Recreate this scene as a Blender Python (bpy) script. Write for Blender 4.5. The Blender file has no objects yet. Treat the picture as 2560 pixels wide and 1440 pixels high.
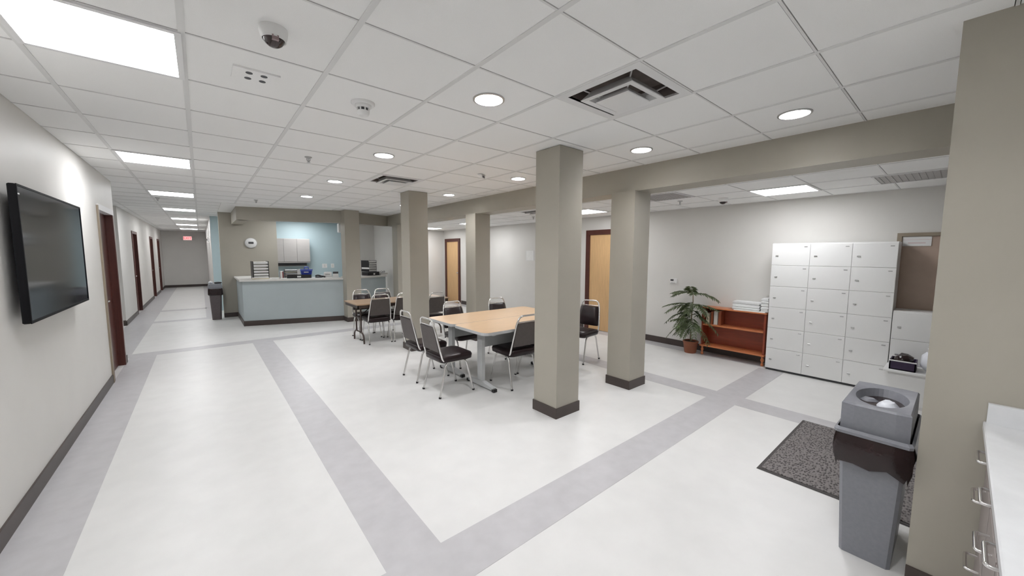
import bpy, bmesh, math, random
from mathutils import Vector, Matrix
random.seed(7)
C = bpy.context.scene.collection
PI = math.pi

# ------------------------------------------------------------------ camera
F_PX, YAW, PITCH, ROLL, EYE = 933.02, 0.693991, -0.0906412, 0.0035894, 1.62
fw = Vector((math.sin(YAW)*math.cos(PITCH), math.cos(YAW)*math.cos(PITCH), math.sin(PITCH)))
rt = Vector((math.cos(YAW), -math.sin(YAW), 0)); up = rt.cross(fw)
r2 = rt*math.cos(ROLL) + up*math.sin(ROLL); u2 = -rt*math.sin(ROLL) + up*math.cos(ROLL)
cam = bpy.data.cameras.new('camera'); cam.sensor_fit = 'HORIZONTAL'; cam.sensor_width = 36
cam.lens = F_PX*36/2560; cam.clip_start = 0.02; cam.clip_end = 200
co = bpy.data.objects.new('camera', cam); C.objects.link(co)
co.matrix_world = Matrix(((r2.x, u2.x, -fw.x, 0), (r2.y, u2.y, -fw.y, 0), (r2.z, u2.z, -fw.z, EYE), (0, 0, 0, 1)))
bpy.context.scene.camera = co

# ------------------------------------------------------------------ world, exposure, lamp strengths
w = bpy.data.worlds.new('world'); bpy.context.scene.world = w; w.use_nodes = True
w.node_tree.nodes['Background'].inputs[0].default_value = (0.9, 0.92, 1, 1)
w.node_tree.nodes['Background'].inputs[1].default_value = 0.0
vs = bpy.context.scene.view_settings
vs.view_transform = 'Standard'; vs.look = 'None'; vs.gamma = 1; vs.exposure = 1.09; vs.use_curve_mapping = False
TROFFER, DOWNLIGHT = 9.5, 112.0

# ------------------------------------------------------------------ materials
MATS = {}
def mat(name, col, rough=.5, metal=0, var=0, scale=8, bump=0, spec=.5, stretch=(1, 1, 1), emit=0, coat=0, trans=0):
    m = bpy.data.materials.new(name); m.use_nodes = True; nt = m.node_tree; b = nt.nodes['Principled BSDF']
    b.inputs['Base Color'].default_value = (*col, 1); b.inputs['Roughness'].default_value = rough
    b.inputs['Metallic'].default_value = metal; b.inputs['Specular IOR Level'].default_value = spec
    b.inputs['Coat Weight'].default_value = coat; b.inputs['Transmission Weight'].default_value = trans
    if emit:
        b.inputs['Emission Color'].default_value = (*col, 1); b.inputs['Emission Strength'].default_value = emit
    if var or bump:
        tc = nt.nodes.new('ShaderNodeTexCoord'); mp = nt.nodes.new('ShaderNodeMapping'); nz = nt.nodes.new('ShaderNodeTexNoise')
        mp.inputs['Scale'].default_value = stretch; nz.inputs['Scale'].default_value = scale; nz.inputs['Detail'].default_value = 6
        nt.links.new(tc.outputs['Object'], mp.inputs[0]); nt.links.new(mp.outputs[0], nz.inputs['Vector'])
        if var:
            rp = nt.nodes.new('ShaderNodeValToRGB')
            rp.color_ramp.elements[0].position = .3; rp.color_ramp.elements[1].position = .7
            rp.color_ramp.elements[0].color = (*[c*(1-var) for c in col], 1)
            rp.color_ramp.elements[1].color = (*[min(1, c*(1+var)) for c in col], 1)
            nt.links.new(nz.outputs['Fac'], rp.inputs[0]); nt.links.new(rp.outputs[0], b.inputs['Base Color'])
        if bump:
            bp = nt.nodes.new('ShaderNodeBump'); bp.inputs['Strength'].default_value = bump; bp.inputs['Distance'].default_value = .01
            nt.links.new(nz.outputs['Fac'], bp.inputs['Height']); nt.links.new(bp.outputs[0], b.inputs['Normal'])
    MATS[name] = m
    return name
mat('paint_light', (.71, .695, .665), .5, var=.02, scale=2, bump=.02, spec=.35)
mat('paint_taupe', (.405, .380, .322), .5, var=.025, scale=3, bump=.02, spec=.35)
mat('paint_teal', (.50, .625, .655), .5, var=.02, scale=2)
mat('paint_counter', (.46, .52, .535), .45, var=.02, scale=3)
mat('tile', (.90, .90, .89), .85, var=.03, scale=220, bump=.12)
mat('tee', (.74, .74, .73), .5)
mat('plenum', (.3, .3, .3), .9)
mat('floor_light', (.70, .695, .68), .36, var=.03, scale=5, spec=.35)
mat('floor_grey', (.50, .49, .50), .36, var=.05, scale=9, spec=.35, stretch=(1, 1, 1))
mat('base_brown', (.058, .043, .038), .4, var=.1, scale=5)
mat('lamp', (.972, .979, 1), .5, emit=TROFFER)
mat('lamp_round', (.978, .979, 1), .5, emit=DOWNLIGHT)
mat('white_trim', (.78, .78, .78), .4)
mat('white_paint', (.80, .80, .79), .35, var=.01, scale=3)
mat('white_plastic', (.82, .82, .81), .35, var=.01, scale=6)
mat('off_white', (.72, .71, .67), .5, var=.04, scale=14)
mat('black_plastic', (.010, .009, .010), .4, var=.2, scale=9)
mat('dark_grey', (.06, .06, .065), .45, var=.1, scale=9)
mat('chrome', (.78, .77, .76), .18, metal=1)
mat('steel', (.5, .5, .5), .35, metal=1)
mat('vinyl', (.016, .008, .009), .32, spec=.35, var=.15, scale=20, bump=.03)
mat('chair_back', (.078, .064, .059), .5, var=.08, scale=30, bump=.04)
mat('blond_top', (.67, .47, .29), .32, var=.07, scale=5, stretch=(1, 14, 1))
mat('blond_door', (.60, .385, .19), .4, var=.08, scale=5, stretch=(12, 12, .8))
mat('grey_edge', (.52, .53, .53), .45, var=.03, scale=9)
mat('grey_steel', (.40, .41, .41), .45, var=.03, scale=9)
mat('brown_top', (.34, .235, .15), .35, var=.12, scale=6, stretch=(1, 12, 1))
mat('brown_steel', (.055, .035, .028), .4, var=.1, scale=9)
mat('door_dark', (.085, .024, .018), .38, var=.2, scale=6, stretch=(10, 10, .7))
mat('door_frame_red', (.075, .02, .014), .4, var=.15, scale=6)
mat('door_taupe', (.48, .37, .30), .5, var=.06, scale=6)
mat('door_frame_tan', (.30, .25, .19), .45, var=.05, scale=6)
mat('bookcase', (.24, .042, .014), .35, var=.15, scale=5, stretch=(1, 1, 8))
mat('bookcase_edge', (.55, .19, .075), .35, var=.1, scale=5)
mat('terracotta', (.27, .09, .045), .6, var=.15, scale=9)
mat('soil', (.04, .025, .018), .9, var=.3, scale=40, bump=.4)
mat('leaf', (.095, .125, .055), .45, var=.35, scale=12)
mat('leaf_bright', (.22, .40, .13), .4, var=.2, scale=12)
mat('stem', (.20, .15, .08), .6, var=.2, scale=20)
mat('bin_grey', (.225, .23, .255), .42, var=.05, scale=60, bump=.03)
mat('bin_brown', (.12, .10, .10), .45, var=.08, scale=30)
mat('bag', (.018, .008, .008), .16, var=.3, scale=15, bump=.5)
mat('bag_white', (.75, .77, .82), .4, var=.05, scale=20, bump=.4)
mat('rubber', (.05, .045, .043), .7, var=.15, scale=60)
mat('tv_black', (.006, .006, .007), .6, spec=.15, var=.1, scale=9)
mat('screen', (.010, .012, .018), .09, spec=.7, var=.02, scale=2)
MATS['screen'].node_tree.nodes['Principled BSDF'].inputs['Specular Tint'].default_value = (.62, .76, 1, 1)
mat('cabinet_grey', (.46, .44, .42), .45, var=.03, scale=4, stretch=(1, 1, 6))
mat('counter_top', (.70, .69, .66), .35, var=.04, scale=30)
mat('kitchen_top', (.72, .73, .74), .3, var=.04, scale=12)
mat('kitchen_cab', (.30, .265, .25), .5, var=.04, scale=5)
mat('paper', (.82, .82, .80), .7, var=.02, scale=9)
mat('paper_cream', (.76, .70, .55), .7, var=.03, scale=9)
mat('red', (.25, .02, .025), .5, var=.1, scale=9)
mat('blue', (.025, .05, .36), .35, var=.1, scale=9)
mat('blue_light', (.10, .16, .62), .35, var=.05, scale=9)
mat('book_brown', (.33, .09, .035), .5, var=.1, scale=9)
mat('towel', (.78, .79, .79), .9, var=.04, scale=60, bump=.3)
mat('exit_face', (.9, .42, .42), .4, emit=.5)
mat('exit_red', (.65, .03, .04), .4, emit=.4)
mat('pink_print', (.72, .60, .60), .6)
mat('dome_glass', (.02, .006, .006), .05, spec=.7)
mat('lens', (.25, .18, .18), .1)
mat('vent_grey', (.45, .44, .43), .6, var=.03, scale=9)
mat('duct', (.16, .13, .12), .6, var=.15, scale=14)
mat('purple', (.030, .015, .05), .5, var=.2, scale=9)

# mat weave (procedural relief)
def mat_weave():
    n = mat('mat_pile', (.095, .085, .082), .95); m = MATS[n]; nt = m.node_tree; b = nt.nodes['Principled BSDF']
    tc = nt.nodes.new('ShaderNodeTexCoord'); vo = nt.nodes.new('ShaderNodeTexVoronoi'); vo.inputs['Scale'].default_value = 38
    mp = nt.nodes.new('ShaderNodeMapping'); mp.inputs['Scale'].default_value = (1, 1.8, 1)
    rp = nt.nodes.new('ShaderNodeValToRGB')
    rp.color_ramp.elements[0].color = (.028, .024, .024, 1); rp.color_ramp.elements[1].color = (.20, .185, .18, 1)
    rp.color_ramp.elements[0].position = .15; rp.color_ramp.elements[1].position = .6
    bp = nt.nodes.new('ShaderNodeBump'); bp.inputs['Strength'].default_value = .6; bp.inputs['Distance'].default_value = .01
    nt.links.new(tc.outputs['Object'], mp.inputs[0]); nt.links.new(mp.outputs[0], vo.inputs['Vector'])
    nt.links.new(vo.outputs['Distance'], rp.inputs[0]); nt.links.new(rp.outputs[0], b.inputs['Base Color'])
    nt.links.new(vo.outputs['Distance'], bp.inputs['Height']); nt.links.new(bp.outputs[0], b.inputs['Normal'])
mat_weave()

# ------------------------------------------------------------------ mesh builder
def fillet(pts, r, n=5):
    out = [Vector(pts[0])]
    for i in range(1, len(pts)-1):
        p0, p, p1 = Vector(pts[i-1]), Vector(pts[i]), Vector(pts[i+1])
        a = (p0-p); b = (p1-p); d = min(r, a.length*.49, b.length*.49)
        A = p + a.normalized()*d; B = p + b.normalized()*d
        for k in range(n+1):
            t = k/n; out.append(A*(1-t)**2 + p*2*t*(1-t) + B*t*t)
    out.append(Vector(pts[-1]))
    return out
class MB:
    def __init__(s): s.v = []; s.f = []; s.smooth = []
    def add(s, vs_, fs, sm=False):
        o = len(s.v); s.v += [tuple(p) for p in vs_]
        for f in fs: s.f.append([o+i for i in f]); s.smooth.append(sm)
        return s
    def hexa(s, p): return s.add(p, [(0, 3, 2, 1), (4, 5, 6, 7), (0, 1, 5, 4), (1, 2, 6, 5), (2, 3, 7, 6), (3, 0, 4, 7)])
    def box(s, x0, x1, y0, y1, z0, z1, top=0):   # top: the upper face shrinks by this much on each side
        t = top
        return s.hexa([(x0, y0, z0), (x1, y0, z0), (x1, y1, z0), (x0, y1, z0),
                       (x0+t, y0+t, z1), (x1-t, y0+t, z1), (x1-t, y1-t, z1), (x0+t, y1-t, z1)])
    def cham(s, x0, x1, y0, y1, z0, z1, c=.005):  # box with softened top and bottom rims
        ring = lambda i, z: [(x0+i, y0+i, z), (x1-i, y0+i, z), (x1-i, y1-i, z), (x0+i, y1-i, z)]
        return s.loft([ring(c, z0), ring(0, z0+c), ring(0, z1-c), ring(c, z1)])
    def loft(s, rings, caps=True, sm=False):
        n = len(rings[0]); vs_ = [p for r in rings for p in r]; fs = []
        for k in range(len(rings)-1):
            for i in range(n):
                j = (i+1) % n; fs.append((k*n+i, k*n+j, (k+1)*n+j, (k+1)*n+i))
        s.add(vs_, fs, sm)
        if caps:
            s.add(rings[0], [tuple(range(n-1, -1, -1))]); s.add(rings[-1], [tuple(range(n))])
        return s
    def prism(s, pts, z0, z1):
        return s.loft([[(x, y, z0) for x, y in pts], [(x, y, z1) for x, y in pts]])
    def lathe(s, prof, cx=0, cy=0, cz=0, n=20, sm=True, ex=1, ey=1):
        return s.loft([[(cx+r*ex*math.cos(2*PI*i/n), cy+r*ey*math.sin(2*PI*i/n), cz+z) for i in range(n)] for r, z in prof], sm=sm)
    def cyl(s, p0, p1, r, n=10, r1=None): return s.tube([p0, p1], r, n, r1)
    def tube(s, path, r, n=8, r1=None):
        path = [Vector(p) for p in path]; rings = []; prev = None
        for i, p in enumerate(path):
            t = (path[min(i+1, len(path)-1)] - path[max(i-1, 0)]).normalized()
            if prev is None: a = t.orthogonal().normalized()
            else:
                a = prev - t*prev.dot(t); a = a.normalized() if a.length > 1e-6 else t.orthogonal().normalized()
            prev = a; b = t.cross(a)
            rr = r if r1 is None else r + (r1-r)*i/(len(path)-1)
            rings.append([p + (a*math.cos(2*PI*k/n) + b*math.sin(2*PI*k/n))*rr for k in range(n)])
        return s.loft(rings, sm=True)
    def loop(s, path, r, n=8):                    # closed tube
        path = [Vector(p) for p in path]; N = len(path); vs_ = []; prev = None
        for i, p in enumerate(path):
            t = (path[(i+1) % N] - path[i-1]).normalized()
            a = t.orthogonal().normalized() if prev is None else (prev - t*prev.dot(t)).normalized()
            prev = a; b = t.cross(a)
            vs_ += [p + (a*math.cos(2*PI*k/n) + b*math.sin(2*PI*k/n))*r for k in range(n)]
        fs = [(i*n+k, i*n+(k+1) % n, ((i+1) % N)*n+(k+1) % n, ((i+1) % N)*n+k) for i in range(N) for k in range(n)]
        return s.add(vs_, fs, True)
    def build(s, name, m, parent=None, kind=None, label=None, cat=None, group=None):
        me = bpy.data.meshes.new(name); me.from_pydata(s.v, [], s.f); me.update()
        for p, q in zip(me.polygons, s.smooth): p.use_smooth = q
        bm = bmesh.new(); bm.from_mesh(me); bmesh.ops.recalc_face_normals(bm, faces=bm.faces); bm.to_mesh(me); bm.free()
        me.materials.append(MATS[m]); o = bpy.data.objects.new(name, me); C.objects.link(o)
        if parent: o.parent = parent
        return tag(o, label, cat, group, kind)
def tag(o, label=None, cat=None, group=None, kind=None):
    if label: o['label'] = label
    if cat: o['category'] = cat
    if group: o['group'] = group
    if kind: o['kind'] = kind
    return o
def thing(name, label, cat, loc=(0, 0, 0), rz=0, group=None, kind=None):
    o = bpy.data.objects.new(name, None); C.objects.link(o); o.location = loc; o.rotation_euler = (0, 0, rz)
    o.empty_display_size = .1
    return tag(o, label, cat, group, kind)
def copy_tree(o, parent=None):
    c = o.copy(); C.objects.link(c); c.parent = parent
    for ch in list(o.children): copy_tree(ch, c)
    return c
def box(name, b, m, parent=None, **k): return MB().box(*b).build(name, m, parent, **k)
def struct(name, b, m, label, parent=None):
    return box(name, b, m, parent, kind=None if parent else 'structure', label=label, cat=None)

# ------------------------------------------------------------------ dimensions
ZC, ZR = 2.628, 2.40                    # ceilings: main room, side bay
XL, XL2, XR = -0.93, -1.35, 6.45        # wall faces
T = 0.6096; GX, GY = -0.0111, 2.3687    # ceiling grid
# ------------------------------------------------------------------ floor
floor = struct('floor', (-3.6, 6.6, -2.6, 23.9, -.06, 0), 'floor_light', 'pale cream sheet vinyl floor with grey inlaid bands')
H_ = .0012
for b in [(XL, -.62, -2.5, 8.1), (.64, .95, -2.5, 8.1), (-.62, .64, 1.46, 1.76), (.95, 4.36, 1.46, 1.76), (4.65, 6.1, 1.46, 1.76),
          (4.36, 4.65, -2.5, 9.0), (-.93, .95, 8.1, 8.38), (XL2, -.93, 8.1, 23.6), (-.93, .25, 11.8, 12.08), (-.93, .05, 14.0, 14.28),
          (.03, .25, 12.08, 14.0), (.03, .25, 14.0, 23.6), (6.17, XR, 1.76, 11.3), (.95, 4.36, 8.1, 8.38)]:
    box('floor_band', (*b, -.004, H_), 'floor_grey', floor)
# ------------------------------------------------------------------ ceilings
ceil = struct('ceiling', (-3.6, 6.6, -2.6, 23.9, ZC+.15, ZC+.21), 'plenum', 'suspended white tile ceiling of the main room')
ceil_r = struct('ceiling_right', (4.2, 6.6, -2.6, 11.5, ZR+.06, ZR+.12), 'plenum', 'lower white tile ceiling of the locker bay')
unit = MB().box(-.5, .5, -.5, .5, 0, .012)
tile_proto = None
def add_tile(cx, cy, sx, sy, z, par):
    global tile_proto
    if tile_proto is None: o = tile_proto = unit.build('ceiling_tile', 'tile')
    else: o = tile_proto.copy(); C.objects.link(o)
    o.parent = par; o.location = (cx, cy, z); o.scale = (sx, sy, 1)
def grid_ceiling(rects, z, par, gx, gy, skip, bounds):
    cells = {}
    for (x0, x1, y0, y1) in rects:
        i0, i1 = math.floor((x0-gx)/T), math.ceil((x1-gx)/T); j0, j1 = math.floor((y0-gy)/T), math.ceil((y1-gy)/T)
        for i in range(i0, i1):
            for j in range(j0, j1):
                a, b = max(x0, gx+i*T), min(x1, gx+(i+1)*T); c, d = max(y0, gy+j*T), min(y1, gy+(j+1)*T)
                if b-a < .01 or d-c < .01: continue
                if (i, j) in skip: continue
                add_tile((a+b)/2, (c+d)/2, b-a-.004, d-c-.017, z+.004, par)
        for i in range(i0, i1+1):
            x = gx+i*T
            if x0+.02 < x < x1-.02: box('grid_tee', (x-.013, x+.013, y0, y1, z, z+.05), 'tee', par)
        for j in range(j0, j1+1):
            y = gy+j*T
            if y0+.02 < y < y1-.02: box('cross_tee', (x0, x1, y-.0055, y+.0055, z+.0012, z+.05), 'tee', par)
    return
TRO = [(-1, j) for j in (-5, 0, 5, 10, 15, 20, 25, 30)]
VEN = [(3, -2), (3, 4)]
DWN = [(2, j) for j in (-4, -1, 2, 5, 8)] + [(5, j) for j in (-3, -1, 2, 5, 8)]
rects = [(XL, 3.93, -1.9, 7.85), (XL2, 3.93, 7.85, 9.62), (XL2, .38, 9.62, 23.65)]
grid_ceiling(rects, ZC, ceil, GX, GY, set(TRO) | set(VEN) | set(DWN), None)
GXR, GYR = 5.19-T, 1.14
RTRO = [(1, 0), (1, 5), (1, 11), (1, 15)]
RVEN = [(0, 6)]
grid_ceiling([(4.25, XR, .0, 11.38)], ZR, ceil_r, GXR, GYR, set(RTRO) | set(RVEN), None)
# plain boards over the places the tiles do not reach
for b, z in [((-3.6, XL2, 7.85, 11.8), ZC), ((.38, 6.5, 9.62, 13.5), ZC), ((-1, 4, -2.6, -1.9), ZC)]:
    box('ceiling_board', (*b, z+.001, z+.03), 'tile', ceil)
box('ceiling_board', (4.2, 6.5, -2.6, 0, ZR+.001, ZR+.03), 'tile', ceil_r)

# ------------------------------------------------------------------ walls
def wall_x(name, x0, x1, y0, y1, m, label, openings=(), z1=ZC+.15):
    mb = MB(); y = y0
    for a, b, h in sorted(openings):
        mb.box(x0, x1, y, a, 0, z1); mb.box(x0, x1, a, b, h, z1); y = b
    mb.box(x0, x1, y, y1, 0, z1)
    return mb.build(name, m, kind='structure', label=label)
wall_x('wall_left', XL-.16, XL, -2.5, 7.85, 'paint_light', 'pale painted wall carrying the flat television', [(6.74, 7.66, 2.16)])
wall_x('wall_corridor', XL2-.16, XL2, 11.8, 23.7, 'paint_light', 'pale corridor wall with a row of dark doors', [(13.85, 14.75, 2.14), (18.3, 19.2, 2.14), (21.2, 22.1, 2.14)])
struct('wall_far', (-1.6, .5, 23.65, 23.8, 0, ZC+.15), 'paint_light', 'beige end wall of the long corridor under the exit sign')
struct('wall_side_passage', (-3.6, XL2-.16, 11.8, 11.95, 0, ZC+.15), 'paint_light', 'wall of the side passage off the corridor')
struct('wall_side_passage_near', (-3.6, XL-.16, 7.70, 7.85, 0, ZC+.15), 'paint_light', 'near wall of the side passage off the corridor')
struct('wall_side_passage_end', (-3.7, -3.6, 7.7, 11.95, 0, ZC+.15), 'paint_light', 'end wall of the side passage')
struct('wall_back', (-1.1, 6.6, -2.65, -2.5, 0, ZC+.15), 'paint_light', 'painted wall behind the camera')
struct('wall_corridor_right', (.25, .38, 13.45, 23.7, 0, ZC+.15), 'paint_light', 'pale right-hand wall of the long corridor')
struct('wall_teal', (.25, 6.6, 13.3, 13.45, 0, ZC+.15), 'paint_teal', 'teal back wall behind the reception desk')
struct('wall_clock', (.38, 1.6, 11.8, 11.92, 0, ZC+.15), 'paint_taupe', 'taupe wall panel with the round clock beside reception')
struct('wall_reception_end', (3.45, XR, 11.4, 11.52, 0, ZC+.15), 'paint_light', 'pale wall behind the second reception opening')
struct('wall_reception_side', (4.06, 4.21, 9.54, 11.4, 0, ZC+.15), 'paint_light', 'short wall between reception and locker bay')
struct('wall_right', (XR, XR+.15, -2.5, 11.4, 0, ZC), 'paint_light', 'long pale wall behind the lockers and wood doors')
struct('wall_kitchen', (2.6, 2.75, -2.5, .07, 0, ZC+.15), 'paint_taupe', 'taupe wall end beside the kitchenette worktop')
struct('wall_kitchen_back', (.9, 2.6, -.93, -.80, 0, ZC+.15), 'paint_light', 'wall behind the kitchenette worktop')
struct('wall_bay_closing', (2.75, 3.93, -1.7, -1.55, 0, ZC+.15), 'paint_light', 'wall beyond the kitchenette')
# baseboards
BB = [('baseboard_left', (XL, XL+.012, -2.5, 6.70, 0, .105), 'base_brown'), ('baseboard_left_end', (XL, XL+.012, 7.70, 7.85, 0, .105), 'base_brown'),
      ('baseboard_corridor', (XL2, XL2+.012, 11.8, 13.8, 0, .105), 'base_brown'), ('baseboard_corridor_mid', (XL2, XL2+.012, 14.8, 18.25, 0, .105), 'base_brown'),
      ('baseboard_corridor_far', (XL2, XL2+.012, 19.25, 21.15, 0, .105), 'base_brown'), ('baseboard_corridor_end', (XL2, XL2+.012, 22.15, 23.6, 0, .105), 'base_brown'),
      ('baseboard_far', (XL2, .25, 23.635, 23.65, 0, .11), 'base_brown'), ('baseboard_corridor_right', (.238, .25, 13.3, 23.6, 0, .105), 'base_brown'),
      ('baseboard_side_passage', (-3.6, XL2, 11.788, 11.8, 0, .12), 'base_brown'),
      ('baseboard_right', (XR-.012, XR, 5.27, 10.32, 0, .11), 'base_brown'), ('baseboard_right_near', (XR-.012, XR, 1.70, 4.2, 0, .11), 'base_brown'),
      ('baseboard_reception_end', (4.21, XR, 11.388, 11.4, 0, .11), 'base_brown'), ('baseboard_clock', (.38, .67, 11.788, 11.8, 0, .11), 'base_brown'),
      ('baseboard_kitchen', (2.588, 2.6, -.12, .07, 0, .1), 'base_brown')]
for n, b, m in BB: struct(n, b, m, 'dark rubber base strip along the foot of the wall')
# columns and beam
def column(x0, y0, top, label, dx=.33, dy=.32):
    t = thing('column', label, None, ((x0+dx/2), (y0+dy/2), 0), kind='structure')
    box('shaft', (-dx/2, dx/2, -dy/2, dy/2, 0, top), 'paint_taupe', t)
    e = .010; mb = MB()
    mb.box(-dx/2-e, dx/2+e, -dy/2-e, -dy/2, 0, .105); mb.box(-dx/2-e, dx/2+e, dy/2, dy/2+e, 0, .105)
    mb.box(-dx/2-e, -dx/2, -dy/2, dy/2, 0, .105); mb.box(dx/2, dx/2+e, -dy/2, dy/2, 0, .105)
    mb.build('baseboard', 'base_brown', t)
ZB = 2.355
column(2.61, 2.45, ZC, 'square taupe column rising free to the ceiling beside the wood tables')
column(2.62, 5.75, ZC, 'square taupe column between the two groups of tables')
column(2.61, 9.22, ZC, 'square taupe column splitting the reception counter')
column(3.87, 2.45, ZB, 'square taupe column under the beam facing the blond door')
column(3.87, 5.70, ZB, 'square taupe column under the beam behind the wood tables')
column(3.87, 9.22, ZB, 'square taupe column under the far end of the beam')
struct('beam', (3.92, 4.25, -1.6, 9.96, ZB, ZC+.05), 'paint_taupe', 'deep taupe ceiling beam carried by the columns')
# reception soffit
def strip(p, q, d, z0, z1):  # slab along p->q of depth d (away from the camera)
    p = Vector(p); q = Vector(q); n = (q-p).normalized(); n = Vector((-n.y, n.x))*d
    return MB().prism([tuple(p), tuple(q), tuple(q+n), tuple(p+n)], z0, z1)
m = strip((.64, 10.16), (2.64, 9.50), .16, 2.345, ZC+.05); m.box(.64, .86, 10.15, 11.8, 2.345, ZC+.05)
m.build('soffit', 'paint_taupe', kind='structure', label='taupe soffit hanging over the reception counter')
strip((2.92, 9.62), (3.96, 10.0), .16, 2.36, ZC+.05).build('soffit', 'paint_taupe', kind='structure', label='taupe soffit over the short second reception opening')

# ------------------------------------------------------------------ doors
def door_recess(name, x, y0, y1, h, label, rec=.09, panel='door_dark', frame='door_frame_tan'):
    t = thing(name, label, None, (x, (y0+y1)/2, 0), kind='structure'); w_ = (y1-y0)/2
    box('panel', (-rec-.04, -rec, -w_+.02, w_-.02, .008, h-.02), panel, t)
    mb = MB(); mb.box(-.15, .014, -w_-.045, -w_+.02, 0, h); mb.box(-.15, .014, w_-.02, w_+.045, 0, h); mb.build('frame', frame, t)
    box('head_trim', (-.15, .016, -w_-.05, w_+.05, h-.02, h+.05), 'white_trim' if name == 'door_1' else frame, t)
    if name == 'door_1': box('casing', (0, .018, -w_-.075, -w_-.04, 0, h+.03), 'door_frame_tan', t)
    hd = MB(); hd.cyl((-rec-.005, -w_+.09, 1.0), (-rec+.055, -w_+.09, 1.0), .012); hd.tube(fillet([(-rec+.05, -w_+.09, 1.0), (-rec+.06, -w_+.1, 1.0), (-rec+.06, -w_+.2, 1.0)], .01), .01)
    hd.build('handle', 'steel', t)
door_recess('door_1', XL, 6.74, 7.66, 2.16, 'dark red-brown door in the wall beyond the television', .06, frame='door_dark')
door_recess('door_2', XL2, 13.85, 14.75, 2.14, 'dark corridor door with a metal lever just past the side passage', .05, frame='door_frame_red')
door_recess('door_6', XL2, 18.3, 19.2, 2.14, 'dark corridor door midway along the corridor wall', .05, frame='door_frame_red')
door_recess('door_7', XL2, 21.2, 22.1, 2.14, 'dark corridor door closest to the corridor end wall', .05, frame='door_frame_red')
def door_flat(name, y0, y1, h, label, panel, frame, fw_=.07):
    t = thing(name, label, None, (XR, (y0+y1)/2, 0), kind='structure'); w_ = (y1-y0)/2
    box('panel', (-.012, .0, -w_+fw_, w_-fw_, .01, h-fw_), panel, t)
    mb = MB(); mb.box(-.035, 0, -w_, -w_+fw_, 0, h); mb.box(-.035, 0, w_-fw_, w_, 0, h); mb.box(-.035, 0, -w_+fw_, w_-fw_, h-fw_, h)
    mb.build('frame', frame, t)
    hd = MB(); hd.lathe([(.025, 0), (.025, .006), (.01, .01), (.01, .04)], n=12)
    o = hd.build('handle', 'steel', t); o.location = (-.012, -w_+fw_+.07, 1.0); o.rotation_euler = (0, -PI/2, 0)
    return t
door_flat('door_3', 10.36, 11.3, 2.12, 'blond wood door in the far corner of the locker bay', 'blond_door', 'door_frame_red', .1)
door_flat('door_4', 4.24, 5.22, 2.13, 'blond wood door opposite the beam column', 'blond_door', 'door_frame_red', .1)
d5 = door_flat('door_5', -.42, .515, 1.885, 'taupe brown door with a white notice beside the lockers', 'door_taupe', 'door_frame_tan', .04)
sg = thing('door_notice', 'white two-line notice fixed to the top of the brown door', 'sign', (XR-.014, .352, 1.785))
box('plate', (-.006, 0, -.115, .115, -.055, .055), 'white_plastic', sg)
box('divider', (-.008, -.005, -.115, .115, .018, .022), 'pink_print', sg)
box('print', (-.0075, -.005, -.07, .07, -.025, -.012), 'pink_print', sg)

# ------------------------------------------------------------------ ceiling fixtures
def fr(t, a, b, z0, z1, m, name='frame'):   # square ring from half-width a (inner) to b (outer)
    mb = MB(); mb.box(-b, b, -b, -a, z0, z1); mb.box(-b, b, a, b, z0, z1); mb.box(-b, -a, -a, a, z0, z1); mb.box(a, b, -a, a, z0, z1)
    return mb.build(name, m, t)
hT = T/2
tl = ['above the television', 'before the red-brown door', 'at the mouth of the side passage', 'just past the side passage', 'before the midway corridor door', 'after the midway corridor door', 'closest to the exit sign']
tp = None
def troffer(cx, cy, z, label, group):
    global tp
    if tp is None:
        tp = thing('ceiling_light', label, 'ceiling light', group=group)
        fr(tp, hT-.028, hT-.002, -.006, .05, 'white_trim'); box('diffuser', (-hT+.028, hT-.028, -hT+.028, hT-.028, -.003, .012), 'lamp', tp)
        box('housing', (-hT+.01, hT-.01, -hT+.01, hT-.01, .012, .055), 'white_trim', tp)
        t = tp
    else: t = copy_tree(tp)
    t.location = (cx, cy, z); t['label'] = label; t['group'] = group
    return t
for (i, j), l in zip(TRO[1:], tl): troffer(GX+(i+.5)*T, GY+(j+.5)*T, ZC, 'square glowing ceiling panel light in the corridor row '+l, 'corridor panel lights')
troffer(GX-.5*T, GY-4.5*T, ZC, 'square glowing ceiling panel light behind the camera', 'corridor panel lights').name = 'ceiling_light_offscreen'   # next of the corridor row
for (i, j), l in zip(RTRO, ['above the lockers', 'above the blond door facing the column', 'further along the bay', 'at the far end of the bay']):
    troffer(GXR+(i+.5)*T, GYR+(j+.5)*T, ZR, 'square glowing panel light in the locker bay ceiling '+l, 'locker bay panel lights')
troffer(2.4, 12.5, ZC-.008, 'square glowing panel light over the reception back wall', 'reception panel lights')
troffer(1.85, 10.9, ZC-.008, 'square glowing panel light hidden behind the reception soffit', 'reception panel lights')
dp = None
hole_tile = None
def tile_with_hole(i, j):
    global hole_tile
    if hole_tile is None:
        n = 32; A = [2*PI*(k+.5)/n for k in range(n)]; h = hT-.002
        sqp = lambda a: (math.cos(a)*h/max(abs(math.cos(a)), abs(math.sin(a))), math.sin(a)*h/max(abs(math.cos(a)), abs(math.sin(a))))
        A = sorted(A + [PI/4, 3*PI/4, 5*PI/4, 7*PI/4]); c = lambda a, z: (.093*math.cos(a), .093*math.sin(a), z)
        o = hole_tile = MB().loft([[(*sqp(a), .012) for a in A], [(*sqp(a), 0) for a in A], [c(a, 0) for a in A], [c(a, .012) for a in A]], caps=False).build('ceiling_tile', 'tile')
    else: o = hole_tile.copy(); C.objects.link(o)
    o.parent = ceil; o.location = (GX+(i+.5)*T, GY+(j+.5)*T, ZC+.004); o.scale = (1, .978, 1)
for i, j in DWN: tile_with_hole(i, j)
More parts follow.
